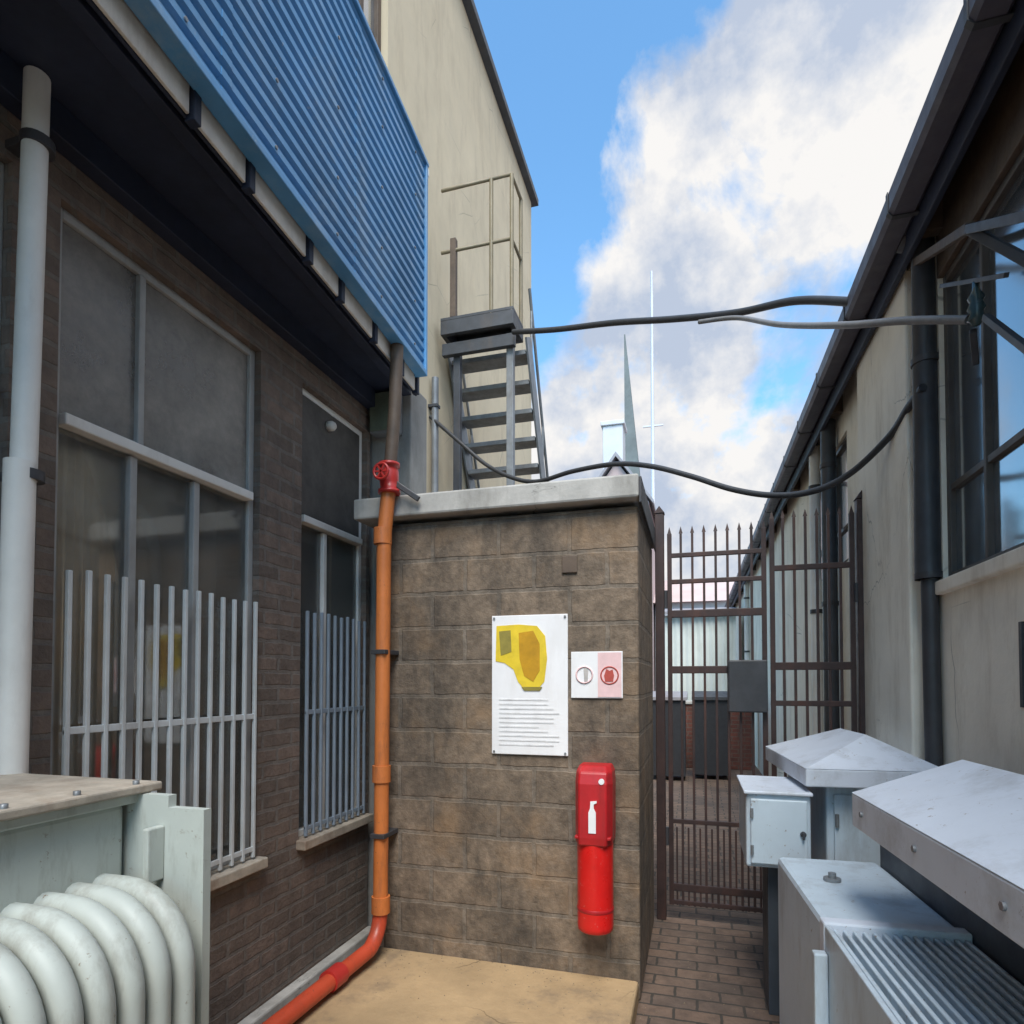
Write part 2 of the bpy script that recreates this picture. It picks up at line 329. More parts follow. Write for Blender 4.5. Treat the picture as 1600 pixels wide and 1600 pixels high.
gm = MB()
for i in range(420):
    if i < 200: x, y_, z = random.uniform(-1.66, -0.29), 3.19 - abs(random.gauss(0, .18)), 0.105
    elif i < 270: x, y_, z = -0.28 + abs(random.gauss(0, .05)) + .01, random.uniform(1.5, 3.2), 0.0
    elif i < 340: x, y_, z = random.uniform(-0.2, 0.3), random.uniform(2.2, 4.2), 0.0
    else: x, y_, z = random.uniform(-1.66, -0.29), random.uniform(1.8, 3.1), 0.105
    q = random.uniform(.0012, .0042); n_ = 5; a0 = random.random() * 6
    top = [(x + q * .6 * math.cos(a0 + k * 1.2566), y_ + q * .6 * math.sin(a0 + k * 1.2566), z + q * random.uniform(.5, 1.0)) for k in range(n_)]
    bot = [(x + q * math.cos(a0 + k * 1.2566), y_ + q * math.sin(a0 + k * 1.2566), z - .001) for k in range(n_)]
    gm.raw(top + bot, [[0, 1, 2, 3, 4]] + [[k, (k + 1) % 5, 5 + (k + 1) % 5, 5 + k] for k in range(5)])
gt_ = gm.build('grit', 'grit_stone'); tag(gt_, 'fine loose grit scattered along the foot of the kiosk', 'grit'); gt_['kind'] = 'stuff'

# ------------------------------------------------------------ left: brown brick building with blue cladding
LB = thing('brick_building', 'long brown brick building with barred windows under a jutting blue ribbed fascia', 'building', (-2.0, 1.0, 0))
SZ, HZ, TZ = 0.77, 3.20, 2.48
WINS = [(0.40, 1.36), (1.51, 2.50), (2.83, 3.51)]
wl = MB()
wl.box(-2.25, -2.0, -5, 3.55, 0, SZ - 0.05)
wl.box(-2.25, -2.0, -5, 3.55, HZ, 3.52)
ys = [-5] + [v for w_ in WINS for v in w_] + [3.55]
for i in range(0, len(ys), 2): wl.box(-2.25, -2.0, ys[i], ys[i + 1], SZ - 0.05, HZ)
wl.build('wall', 'brown_brick', LB)
it = MB()
it.box(-4.2, -4.1, -5, 3.5, 0, 3.5); it.box(-4.1, -2.26, -5, 3.5, 3.4, 3.5); it.box(-4.1, -2.26, 3.4, 3.5, 0, 3.4); it.box(-4.1, -2.26, -5, 3.4, 0, 0.1)
it.build('interior_lining', 'interior', LB)
def left_window(y0, y1, mull, upmull, gz, kind):
    W = MB()
    xf0, xf1 = -2.075, -2.035; f = 0.035
    W.box(xf0, xf1, y0, y0 + f, SZ, HZ, 0.004); W.box(xf0, xf1, y1 - f, y1, SZ, HZ, 0.004)
    W.box(xf0, xf1, y0 + f, y1 - f, SZ, SZ + f, 0.004); W.box(xf0, xf1, y0 + f, y1 - f, HZ - f, HZ, 0.004)
    for m_ in mull: W.box(xf0, xf1 + 0.006, m_ - 0.016, m_ + 0.016, SZ + f, TZ - 0.03, 0.004)
    for m_ in upmull: W.box(xf0, xf1 + 0.004, m_ - 0.014, m_ + 0.014, TZ + 0.03, HZ - f, 0.004)
    win = W.build('window', 'frame_grey' if kind else 'white_paint', LB)
    MB().box(-2.075, -2.005, y0 + f, y1 - f, TZ - 0.02, TZ + 0.02, 0.005).build('transom', 'white_paint', win)
    MB().box(-2.056, -2.052, y0 + f, y1 - f, SZ + f, TZ - 0.02).build('pane', 'lower_glass', win)
    MB().box(-2.056, -2.052, y0 + f, y1 - f, TZ + 0.02, HZ - f).build('pane', 'dusty_glass', win)
    MB().box(-2.12, -1.945, y0 - 0.02, y1 + 0.02, SZ - 0.05, SZ, 0.006).build('sill', 'rusty_lid', win)
    # burglar grille
    G = MB(); gx = -1.985
    G.box(gx - 0.005, gx + 0.005, y0 + 0.03, y1 - 0.03, 1.425, 1.450, 0.002)
    G.box(gx - 0.005, gx + 0.005, y0 + 0.03, y1 - 0.03, SZ + 0.04, SZ + 0.062, 0.002)
    G.box(gx - 0.005, gx + 0.005, y0 + 0.03, y0 + 0.034, SZ + 0.05, 1.44)
    gm = 'grille_paint' if kind else 'blue_grey_paint'
    gr = G.build('burglar_grille', gm, LB)
    n = int(round((y1 - y0) / 0.075))
    for k in range(n + 1):
        yy = y0 + 0.04 + (y1 - y0 - 0.08) * k / n
        MB().box(gx - 0.008, gx + 0.008, yy - 0.008, yy + 0.008, SZ + 0.01, gz + random.uniform(-.006, .006), 0.003).build('bar', gm, gr)
    return win
w0 = left_window(*WINS[0], (0.72, 1.04), (0.88,), 1.975, 1)
w1 = left_window(*WINS[1], (1.83, 2.14), (1.86,), 1.975, 1)
w2 = left_window(*WINS[2], (3.10,), (3.16,), 1.98, 0)
def curtain(y0, y1, z0, z1, win):
    n = 60; vs = []; fs = []
    for k in range(n + 1):
        y = y0 + (y1 - y0) * k / n; x = -2.105 + 0.014 * math.sin(k * 0.9) + 0.006 * math.sin(k * 2.3)
        vs += [(x, y, z0), (x, y, z1)]
    for k in range(n): fs.append([2 * k, 2 * k + 2, 2 * k + 3, 2 * k + 1])
    o = MB().raw(vs, fs, True).build('curtain', 'curtain', win)
    md = o.modifiers.new('thick', 'SOLIDIFY'); md.thickness = 0.004
curtain(1.545, 1.815, 0.9, 2.46, w1); curtain(0.45, 0.98, 0.9, 2.46, w0)
# pale object standing behind the middle pane
MB().tube(smooth_path([(-2.16, 1.86, 1.98), (-2.16, 1.88, 2.22), (-2.16, 1.96, 2.30), (-2.16, 2.04, 2.20), (-2.16, 2.07, 1.95)]), 0.022, 10).build('interior_arch', 'interior_white', w1)
bx('interior_shelf', 'interior_white', w1, -2.34, -2.2, 1.85, 2.08, 1.5, 2.15)
# dark boarded panel at the top of the far window
bx('boarding', 'dark_board', w2, -2.048, -2.030, 2.87, 3.47, TZ + 0.03, HZ - 0.04)
MB().lathe((0, 0, 0), [(0.0, 0), (0.028, 0), (0.028, 0.03), (0.018, 0.045), (0.0, 0.05)], 16).build('lamp_stub', 'white_paint', w2)
ls = [o for o in C.objects if o.name.startswith('lamp_stub')][0]
ls.rotation_euler = (0, R(90), 0)
for v in ls.data.vertices: v.co += LB.location
ls.location = Vector((-2.03, 3.12, 3.08)) - LB.location
# soffit, pale boards for lit gaps, fascia of blue ribbed sheeting
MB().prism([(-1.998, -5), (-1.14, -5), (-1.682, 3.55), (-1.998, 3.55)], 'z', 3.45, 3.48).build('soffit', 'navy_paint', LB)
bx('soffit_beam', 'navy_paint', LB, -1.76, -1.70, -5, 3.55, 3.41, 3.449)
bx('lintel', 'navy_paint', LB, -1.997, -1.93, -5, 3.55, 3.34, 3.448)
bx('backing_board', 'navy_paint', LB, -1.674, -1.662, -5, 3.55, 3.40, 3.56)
y = 3.50
k = 0
lens = [0.24, 0.36, 0.36, 0.28, 0.40, 0.28, 0.42, 0.42]
while y > -3.0:
    L = lens[k % len(lens)]
    MB().box(-1.661, -1.648, y - L + 0.02, y - 0.02, 3.405, 3.53, 0.004).build('lit_gap_board', 'pale_board', LB)  # added pale board, painted like the lit wall seen through open gaps
    MB().box(-1.672, -1.633, y - 0.016, y + 0.016, 3.39, 3.53, 0.003).build('fascia_bracket', 'navy_paint', LB)
    y -= L; k += 1
cl = MB(); prof = []
nr = 20; z0, z1 = 3.515, 4.80; p_ = (z1 - z0) / nr
for i in range(nr):
    z = z0 + i * p_
    prof += [(-1.582, z), (-1.582, z + p_ * 0.40), (-1.600, z + p_ * 0.55), (-1.600, z + p_ * 0.85)]
prof += [(-1.582, z1), (-1.63, z1), (-1.63, z0)]
cl.prism([(x_, z_) for x_, z_ in prof], 'y', -5, 3.46)
cl.build('cladding', 'blue_sheet', LB)
for yy in (2.55, 1.62, 0.70, -0.2, -1.1):
    lap = [(x_ + 0.0025, z_) for x_, z_ in prof[:-3]]
    MB().prism(lap + [(x_ - 0.004, z_) for x_, z_ in prof[:-3]][::-1], 'y', yy, yy + 0.05).build('cladding_lap', 'blue_sheet', LB)
sw = MB()
for yy in [3.3 - .46 * i for i in range(10)]:
    for i in (1, 5, 10, 15, 19): sw.lathe((0, 0, 0), [(0, 0)], 3) if False else sw.tube([(-1.583, yy, z0 + p_ * (i + .2)), (-1.576, yy, z0 + p_ * (i + .2))], 0.007, 8)
so_ = sw.build('cladding_screw', 'steel_grey', LB); so_['kind'] = 'stuff'
bx('cladding_trim', 'blue_sheet', LB, -1.64, -1.568, -5, 3.475, 3.485, 3.515)
bx('cladding_trim', 'blue_sheet', LB, -1.66, -1.570, 3.462, 3.49, 3.487, 4.81)
bx('capping', 'blue_sheet', LB, -1.68, -1.566, -5, 3.495, 4.81, 4.835)
MB().prism([(-2.5, -5), (-1.13, -5), (-1.66, 3.55), (-2.5, 3.55)], 'z', 4.60, 4.66).build('roof', 'roof_sheet', LB)
bx('end_wall', 'navy_paint', LB, -2.5, -1.64, 3.46, 3.55, 3.54, 4.60)
splay = Matrix.Translation(Vector((-1.6, 3.46, 0)) - LB.location) @ Matrix.Rotation(R(3.6), 4, 'Z') @ Matrix.Translation(LB.location - Vector((-1.6, 3.46, 0)))
for o in LB.children:                                   # the overhang is not quite parallel to the wall
    if o.name.split('.')[0] in ('cladding', 'cladding_trim', 'cladding_lap', 'cladding_screw', 'capping', 'lit_gap_board', 'fascia_bracket', 'backing_board', 'soffit_beam'):
        for v in o.data.vertices: v.co = splay @ v.co
st = MB().box(-2.30, -1.735, 3.60, 3.85, 0, 3.52, 0.01).build('corner_pillar', 'grey_plaster', LB)
# downpipe
dp = thing('drainpipe', 'pale cream round downpipe with dark clamps on the brick wall at the far left', 'drainpipe', (-1.91, 1.345, 0))
MB().tube([(-1.91, 1.32, 0.05), (-1.91, 1.335, 2.25)], 0.040, 20).build('pipe', 'white_paint', dp)
MB().tube([(-1.91, 1.345, 2.2), (-1.91, 1.36, 3.28), (-1.91, 1.362, 3.445)], 0.034, 20).build('pipe', 'white_paint', dp)
for z in (0.6, 2.2, 3.22):
    MB().tube([(-1.91, 1.34 + 0.012 * z - 0.012, z), (-1.91, 1.34 + 0.012 * z - 0.012, z + 0.03)], 0.045, 20).box(-2.0, -1.94, 1.335, 1.375, z + 0.003, z + 0.027).build('clamp', 'dark_metal', dp)

# ------------------------------------------------------------ tall cream building behind
TB = thing('tall_building', 'tall cream painted building rising behind the blue fascia, dark coping along its roof', 'building', (-2.5, 6.0, 0))
tw = MB(); WY = (3.62, 4.70); WZ = (6.35, 8.3)
tw.box(-9, -2.5, -8, WY[0], 0, 9.4); tw.box(-9, -2.5, WY[1], 9.6, 0, 9.4)
tw.box(-9, -2.5, WY[0], WY[1], 0, WZ[0]); tw.box(-9, -2.5, WY[0], WY[1], WZ[1], 9.4); tw.box(-9, -2.8, WY[0], WY[1], WZ[0], WZ[1])
tw.build('wall', 'cream_paint', TB)
bx('coping', 'steel_dark', TB, -9.1, -2.40, -8, 9.7, 9.4, 9.50)
f = MB()
for yy in (WY[0] + 0.01, 3.98, 4.34, WY[1] - 0.07): f.box(-2.62, -2.56, yy, yy + 0.06, WZ[0], WZ[1], 0.004)
for zz in (WZ[0], 7.6, WZ[1] - 0.06): f.box(-2.615, -2.565, WY[0], WY[1], zz, zz + 0.06)
tf = f.build('window', 'brown_wood', TB)
MB().box(-2.60, -2.595, WY[0], WY[1], WZ[0], WZ[1]).build('pane', 'hall_glass', tf)
MB().box(-2.56, -2.33, WY[0] - 0.1, WY[1] + 0.5, WZ[0] - 0.07, WZ[0], 0.006).build('sill', 'white_paint', tf)
cp = thing('wall_pipe', 'thin grey pipe running down the cream wall just behind the kiosk', 'pipe', (-2.44, 5.7, 0))
MB().tube([(-2.44, 5.6, 0.0), (-2.44, 5.6, 4.6)], 0.035, 12).build('pipe', 'steel_grey', cp)
for z in (1.5, 2.9, 4.3): MB().box(-2.5, -2.40, 5.56, 5.64, z, z + 0.03, 0.003).build('clamp', 'steel_dark', cp)

# ------------------------------------------------------------ block kiosk with slab roof
KX0, KX1, KY0, KY1 = -1.70, -0.272, 3.20, 4.30
K = thing('block_kiosk', 'stained brown block kiosk with a flat grey concrete slab roof, signs on its front', 'kiosk', (-0.98, 3.75, 0))
bx('wall', 'kiosk_block', K, KX0, KX1, KY0, KY1, 0, 2.50, bev=0.012)
bx('roof_slab', 'concrete', K, -1.87, -0.262, 3.13, 4.42, 2.525, 2.645, bev=0.012)
bx('roof_edging', 'dark_metal', K, -0.261, -0.249, 3.14, 4.42, 2.50, 2.63, bev=0.002)
bx('rusty_plate', 'brown_wood', K, -0.665, -0.585, 3.188, 3.20, 2.17, 2.26, bev=0.003)

# box fixed to the pillar beside the pipe
jb = thing('meter_box', 'small dark grey box fixed high on the pillar under the end of the blue fascia', 'meter box', (-1.87, 3.58, 3.2))
MB().box(-1.98, -1.79, 3.50, 3.60, 3.18, 3.44, 0.01).build('body', 'steel_grey', jb)
MB().box(-1.97, -1.80, 3.485, 3.50, 3.19, 3.43, 0.006).build('door', 'verdigris', jb)

# fire pipe
fp = thing('fire_pipe', 'orange red pipe climbing the kiosk corner and turning along the wall foot', 'pipe', (-1.66, 3.08, 0.1))
PX = -1.645
path = [(PX + 0.03, 3.08, 2.70), (PX, 3.08, 2.4), (PX - 0.01, 3.08, 0.42)]
path2 = [(PX - 0.01, 3.08, 0.421), (PX - 0.01, 3.08, 0.34)] + arc((PX - 0.012, 2.92, 0.34), 0.16, 0, -75, (0, 1, 0), (0, 0, 1), 8)[1:]
path2 += [(PX - 0.03, 2.75, 0.172), (PX - 0.055, 1.6, 0.165), (PX - 0.08, -0.6, 0.165)]
MB().tube(path, 0.040, 18).build('pipe', 'orange_paint', fp)
MB().tube(path2, 0.040, 18).build('lower_pipe', 'red_orange', fp)['label'] = 'redder lower run of the pipe'
MB().tube([(PX + 0.03, 3.08, 2.72), (PX + 0.05, 3.10, 3.10), (PX + 0.055, 3.12, 3.50)], 0.036, 14).build('upper_pipe', 'brown_wood', fp)
for z in (0.34, 1.05, 2.36): MB().tube([(PX - 0.008, 3.08, z), (PX - 0.008, 3.08, z + 0.09)], 0.050, 18).build('coupling', 'orange_paint', fp)
for z in (0.75, 1.75): MB().box(PX - 0.05, PX + 0.035, 3.03, 3.20, z, z + 0.025, 0.003).build('bracket', 'dark_metal', fp)
MB().tube([(PX - 0.035, 2.72, 0.172), (PX - 0.037, 2.62, 0.172)], 0.052, 18).build('coupling', 'red_paint', fp)
vb = MB().lathe((PX + 0.03, 3.08, 2.64), [(0, 0), (0.046, 0), (0.062, 0.0), (0.062, 0.018), (0.046, 0.018), (0.052, 0.06), (0.052, 0.12), (0.044, 0.15), (0.058, 0.15), (0.058, 0.168), (0.04, 0.168), (0, 0.17)], 18)
vb = vb.build('valve', 'red_paint', fp)
wh = []
for k in range(25):
    a = 2 * math.pi * k / 24; wh.append((PX + 0.03 + 0.042 * math.cos(a), 2.985, 2.735 + 0.042 * math.sin(a)))
hw = MB().tube(wh, 0.008, 8, caps=False).tube([(PX + 0.03, 3.04, 2.735), (PX + 0.03, 2.98, 2.735)], 0.010, 8)
for a in (0, 60, 120): hw.beam((PX + 0.03 - .04 * math.cos(R(a)), 2.985, 2.735 - .04 * math.sin(R(a))), (PX + 0.03 + .04 * math.cos(R(a)), 2.985, 2.735 + .04 * math.sin(R(a))), 0.012, 0.008)
hw.build('handwheel', 'red_paint', vb)
MB().beam((PX + 0.06, 3.08, 2.70), (PX + 0.20, 3.10, 2.60), 0.02, 0.03, 0.004).build('lever', 'dark_metal', vb)

# ------------------------------------------------------------ signs and extinguisher on the kiosk
FY = 3.20
nb = thing('notice_board', 'tall white notice with a yellow printed patch on the kiosk front', 'sign', (-0.84, FY, 1.2))
MB().box(-1.052, -0.635, FY - 0.012, FY - 0.001, 1.212, 1.955, 0.003).build('board', 'sign_white', nb)
yl = [(-1.025, 1.90), (-0.90, 1.905), (-0.80, 1.895), (-0.755, 1.84), (-0.745, 1.72), (-0.76, 1.60), (-0.80, 1.555), (-0.87, 1.56), (-0.905, 1.60), (-0.93, 1.665), (-0.98, 1.70), (-1.03, 1.71)]
pt = MB().prism(yl, 'y', FY - 0.0145, FY - 0.0125).build('yellow_patch', 'sign_yellow', nb)
MB().prism([(-0.90, 1.86), (-0.82, 1.87), (-0.785, 1.80), (-0.785, 1.66), (-0.82, 1.60), (-0.87, 1.63), (-0.895, 1.72)], 'y', FY - 0.0165, FY - 0.015).build('figure', 'sign_ochre', pt)
MB().prism([(-1.01, 1.87), (-0.945, 1.875), (-0.94, 1.76), (-1.0, 1.74)], 'y', FY - 0.0165, FY - 0.015).build('figure', 'sign_olive', pt)
MB().prism([(-0.885, 1.572), (-0.77, 1.572), (-0.785, 1.552), (-0.87, 1.552)], 'y', FY - 0.0165, FY - 0.015).build('figure', 'sign_olive', pt)
tx = MB()
for i in range(11):
    z = 1.50 - i * 0.024
    tx.box(-1.01, -0.68 - random.choice((0.0, 0.03, 0.11, 0.06)), FY - 0.0140, FY - 0.0125, z, z + 0.0075)
tx.build('print', 'sign_ink', nb)
for xx in (-1.038, -0.649):
    for zz in (1.226, 1.941): MB().tube([(xx, FY - 0.011, zz), (xx, FY - 0.018, zz)], 0.006, 10).build('screw', 'steel_grey', nb)

ss = thing('safety_sign', 'small white sign with two round pictograms beside the tall notice', 'sign', (-0.485, FY, 1.51))
MB().box(-0.618, -0.352, FY - 0.010, FY - 0.001, 1.515, 1.755, 0.002).build('board', 'sign_white', ss)
MB().box(-0.478, -0.358, FY - 0.0125, FY - 0.0105, 1.521, 1.749).build('pink_panel', 'sign_pink', ss)
def ring(cx, cz, r, mt, name, par, thick=0.008):
    MB().tube([(cx + r * math.cos(2 * math.pi * k / 28), FY - 0.0125, cz + r * math.sin(2 * math.pi * k / 28)) for k in range(29)], thick, 6, caps=False).build(name, mt, par)
ring(-0.548, 1.635, 0.042, 'sign_pink', 'ring', ss, 0.004)
MB().prism([(-0.548, 1.60), (-0.530, 1.60), (-0.528, 1.66), (-0.54, 1.685), (-0.552, 1.66)], 'y', FY - 0.013, FY - 0.0105).build('pictogram', 'sign_faint', ss)
ring(-0.418, 1.632, 0.044, 'sign_red', 'ring', ss, 0.004)
MB().prism([(-0.44, 1.60), (-0.40, 1.60), (-0.395, 1.63), (-0.402, 1.662), (-0.418, 1.655), (-0.434, 1.666), (-0.446, 1.63)], 'y', FY - 0.0145, FY - 0.0128).build('pictogram', 'sign_red', ss)

ex = thing('extinguisher_cover', 'bright red fire extinguisher cover hanging on the kiosk front below the signs', 'extinguisher', (-0.48, FY, 0.37))
cxx = -0.482
low = MB().lathe((cxx, FY - 0.092, 0.37), [(0, 0), (0.080, 0.001), (0.087, 0.008), (0.089, 0.03), (0.089, 0.45), (0.089, 0.475), (0, 0.475)], 32)
low.build('cylinder', 'red_bright', ex)
MB().lathe((cxx, FY - 0.092, 0.47), [(0.0895, 0), (0.0915, 0.004), (0.0915, 0.016), (0.0895, 0.02)], 32).build('seam', 'red_vinyl', ex)
hood = MB(); hp = []
def hood_poly(wd, dp_):
    return [(cxx + sx, FY - 0.003 - sy) for sx, sy in [(-wd, 0), (wd, 0), (wd, dp_ * .7), (wd * .75, dp_), (-wd * .75, dp_), (-wd, dp_ * .7)]]
rings = [(0.80, 0.088, 0.180), (0.84, 0.091, 0.184), (1.10, 0.092, 0.180), (1.155, 0.089, 0.165), (1.185, 0.076, 0.12)]
vs = []; fs = []
for z, wd, dpt in rings: vs += [(p[0], p[1], z) for p in hood_poly(wd, dpt)]
for i in range(len(rings) - 1):
    for k in range(6): fs.append([i * 6 + k, i * 6 + (k + 1) % 6, i * 6 + 6 + (k + 1) % 6, i * 6 + 6 + k])
fs += [list(range(6)), [24 + k for k in range(6)]]
ho = MB().raw(vs, fs).build('hood', 'red_vinyl', ex)
bv = ho.modifiers.new('bevel', 'BEVEL'); bv.width = 0.008; bv.segments = 2
yf = FY - 0.190
MB().prism([(cxx - 0.018, 0.865), (cxx + 0.018, 0.865), (cxx + 0.018, 0.965), (cxx + 0.008, 0.985), (cxx + 0.008, 1.005), (cxx + 0.022, 1.012), (cxx + 0.022, 1.022), (cxx - 0.008, 1.018), (cxx - 0.010, 0.985), (cxx - 0.018, 0.965)], 'y', yf, yf + 0.012).build('pictogram', 'sign_white', ho)
MB().tube([(cxx + 0.045, yf + 0.014, 1.115), (cxx + 0.045, yf + 0.003, 1.115)], 0.014, 16).build('badge', 'sign_white', ho)
MB().box(cxx - 0.088, cxx + 0.088, FY - 0.179, FY - 0.01, 0.832, 0.846, 0.003).build('strap', 'red_vinyl', ex)

# ------------------------------------------------------------ left oil transformer
T = thing('oil_transformer', 'pale grey green oil transformer with curved cooling tubes and a weathered lid', 'transformer', (-1.6, 0.7, 0))
TX = -1.41
bx('tank', 'transformer_paint', T, -1.86, TX, -0.5, 1.26, 0.16, 1.285, bev=0.012)
bx('lid', 'rusty_lid', T, -1.90, -1.365, -0.55, 1.335, 1.312, 1.335, bev=0.005)
bx('lid_flange', 'transformer_paint', T, -1.885, -1.385, -0.53, 1.31, 1.287, 1.311, bev=0.004)
for i in range(9):
    yy = 1.27 - i * 0.16
    MB().lathe((-1.385, yy, 1.335), [(0, 0.010), (0.008, 0.010), (0.008, 0)], 6).build('lid_bolt', 'steel_grey', T)
ep = MB().prism([(-1.52, 0.1), (-1.175, 0.1), (-1.175, 1.28), (-1.285, 1.28), (-1.285, 1.31), (-1.36, 1.31), (-1.52, 1.31)], 'y', 1.275, 1.30)
ep.build('end_plate', 'transformer_paint', T)
MB().box(-1.315, -1.295, 1.225, 1.275, 1.10, 1.235, 0.004).build('stiffener', 'transformer_paint', T)
MB().lathe((0, 0, 0), [(0.055, 0), (0.055, 0.03), (0.03, 0.03)], 20)
for k in range(20):
    yy = 1.20 - 0.070 * k
    if yy < -0.4: break
    r = 0.17; cx, cz = -1.335, 0.925
    pts = [(TX - 0.01, yy, cz + r), (cx, yy, cz + r)] + [tuple(p) for p in arc((cx, yy, cz), r, 90, 0, (1, 0, 0), (0, 0, 1), 10)][1:] + [(cx + r, yy, 0.45)]
    pts += [tuple(p) for p in arc((cx, yy, 0.45), r, 0, -90, (1, 0, 0), (0, 0, 1), 8)][1:] + [(TX - 0.01, yy, 0.28)]
    MB().tube(pts, 0.030, 14).build('cooling_tube', 'transformer_paint', T)
    r2 = 0.085
    pts = [(TX - 0.01, yy, 0.84 + r2), (-1.37, yy, 0.84 + r2)] + [tuple(p) for p in arc((-1.37, yy, 0.84), r2, 90, 0, (1, 0, 0), (0, 0, 1), 8)][1:] + [(-1.37 + r2, yy, 0.5)]
    pts += [tuple(p) for p in arc((-1.37, yy, 0.5), r2, 0, -90, (1, 0, 0), (0, 0, 1), 6)][1:] + [(TX - 0.01, yy, 0.5 - r2)]
    MB().tube(pts, 0.026, 12).build('cooling_tube', 'transformer_paint', T)
bx('skid', 'dark_metal', T, -1.82, -1.72, -0.5, 1.2, 0.0, 0.16); bx('skid', 'dark_metal', T, -1.52, -1.42, -0.5, 1.2, 0.0, 0.16)

# ------------------------------------------------------------ right: grey cabinets
A = thing('junction_cabinet', 'smallest grey steel cabinet, boxy and flat fronted, left of the hip topped cabinet', 'cabinet', (0.37, 3.4, 0))
MB().box(0.225, 0.505, 3.12, 3.60, 0.735, 1.075, 0.012).build('body', 'cabinet_paint', A)
MB().box(0.245, 0.488, 3.103, 3.118, 0.755, 1.055, 0.006).build('door', 'cabinet_paint', A)
MB().box(0.215, 0.512, 3.10, 3.61, 1.076, 1.092, 0.005).build('lid', 'cabinet_top', A)
MB().box(0.33, 0.43, 3.25, 3.5, 0.0, 0.735, 0.004).build('pedestal', 'cabinet_dark', A)

def hip_roof(x0, x1, y0, y1, z0, z1, rx, ry0, ry1, rz, mt, name, par):
    o = MB().box(x0, x1, y0, y1, z0, z1, 0.006)
    vs = [(x0, y0, z1), (x1, y0, z1), (x1, y1, z1), (x0, y1, z1), (rx, ry0, rz), (rx, ry1, rz)]
    o.raw([(v[0], v[1], v[2] + 0.001) for v in vs], [[0, 1, 4], [1, 2, 5, 4], [2, 3, 5], [3, 0, 4, 5], [3, 2, 1, 0]])
    return o.build(name, mt, par)
for z in (0.82, 0.99): MB().tube([(0.250, 3.098, z - .022), (0.250, 3.098, z + .022)], 0.007, 8).build('hinge', 'steel_grey', A)
MB().tube([(0.468, 3.106, 0.905), (0.468, 3.092, 0.905)], 0.013, 14).box(0.463, 0.473, 3.084, 3.093, 0.882, 0.915, 0.002).build('latch', 'dark_metal', A)
B = thing('switch_cabinet', 'middle grey steel cabinet with a hipped overhanging top, nearest the gate', 'cabinet', (0.415, 4.13, 0))
bx('body', 'cabinet_paint', B, 0.53, 0.99, 3.24, 4.08, 0.08, 1.115, bev=0.012)
bx('plinth', 'cabinet_dark', B, 0.55, 0.97, 3.26, 4.06, 0.0, 0.08)
hip_roof(0.415, 1.01, 3.12, 4.13, 1.118, 1.20, 0.77, 3.45, 3.88, 1.335, 'cabinet_top', 'lid', B)
bx('door', 'cabinet_paint', B, 0.56, 0.96, 3.222, 3.238, 0.14, 1.07, bev=0.005)

for z in (0.3, 0.6, 0.95): MB().tube([(0.570, 3.214, z - .03), (0.570, 3.214, z + .03)], 0.009, 8).build('hinge', 'steel_grey', B)
MB().tube([(0.93, 3.224, 0.7), (0.93, 3.205, 0.7)], 0.016, 14).box(0.924, 0.936, 3.195, 3.206, 0.65, 0.715, 0.003).build('latch', 'dark_metal', B)
D = thing('ribbed_transformer', 'largest grey transformer, nearest on the right, with ribbed cooling fins and a raised pitched lid', 'transformer', (0.49, 2.24, 0))
bx('body', 'cabinet_dark', D, 0.75, 0.94, 0.35, 2.84, 0.10, 1.12, bev=0.01)  # dark colour stands in for the recess shade beneath the raised lid
bx('end_block', 'cabinet_paint', D, 0.365, 0.748, 2.13, 2.86, 0.12, 0.865, bev=0.02)
bx('end_block_rim', 'cabinet_top', D, 0.355, 0.748, 2.075, 2.128, 0.12, 0.878, bev=0.006)
fn = MB()
nf = 14
for k in range(nf):
    x = 0.385 + 0.345 * k / (nf - 1)
    fn.box(x - 0.006, x + 0.006, 0.38, 2.072, 0.30, 0.862, 0.004)
fn.box(0.39, 0.735, 0.38, 2.07, 0.28, 0.825)
fn.build('cooling_fin', 'cabinet_paint', D)
bx('side_plate', 'cabinet_paint', D, 0.357, 0.372, 0.36, 2.073, 0.14, 0.872, bev=0.004)
for yy in (0.45, 0.97, 1.5, 2.05):
    MB().box(0.318, 0.356, yy - 0.018, yy + 0.018, 0.12, 0.80, 0.005).build('stiffener', 'cabinet_paint', D)
for yy in (0.55, 0.95, 1.35, 1.75, 2.15):
    MB().tube([(0.486, yy, 1.19), (0.479, yy, 1.19)], 0.009, 6).build('lid_bolt', 'steel_grey', D)
for xx in (0.45, 0.58, 0.70):
    MB().tube([(xx, 2.076, 0.80), (xx, 2.068, 0.80)], 0.009, 6).build('bolt', 'steel_grey', D)
MB().tube([(0.50, 2.55, 0.866), (0.50, 2.55, 0.876)], 0.03, 20).tube([(0.50, 2.55, 0.876), (0.50, 2.55, 0.895)], 0.014, 6).build('filler_plug', 'steel_grey', D)
bx('skid', 'cabinet_dark', D, 0.40, 0.92, 0.4, 2.8, 0.0, 0.10)
hip_roof(0.485, 0.955, 0.36, 2.25, 1.135, 1.24, 0.765, 0.75, 2.16, 1.365, 'cabinet_top', 'lid', D)
D.rotation_euler = (0, 0, R(3.5)); B.rotation_euler = (0, 0, R(4))
bx('lid_gasket', 'cabinet_dark', D, 0.72, 0.93, 0.42, 2.16, 1.12, 1.134, bev=0.004)

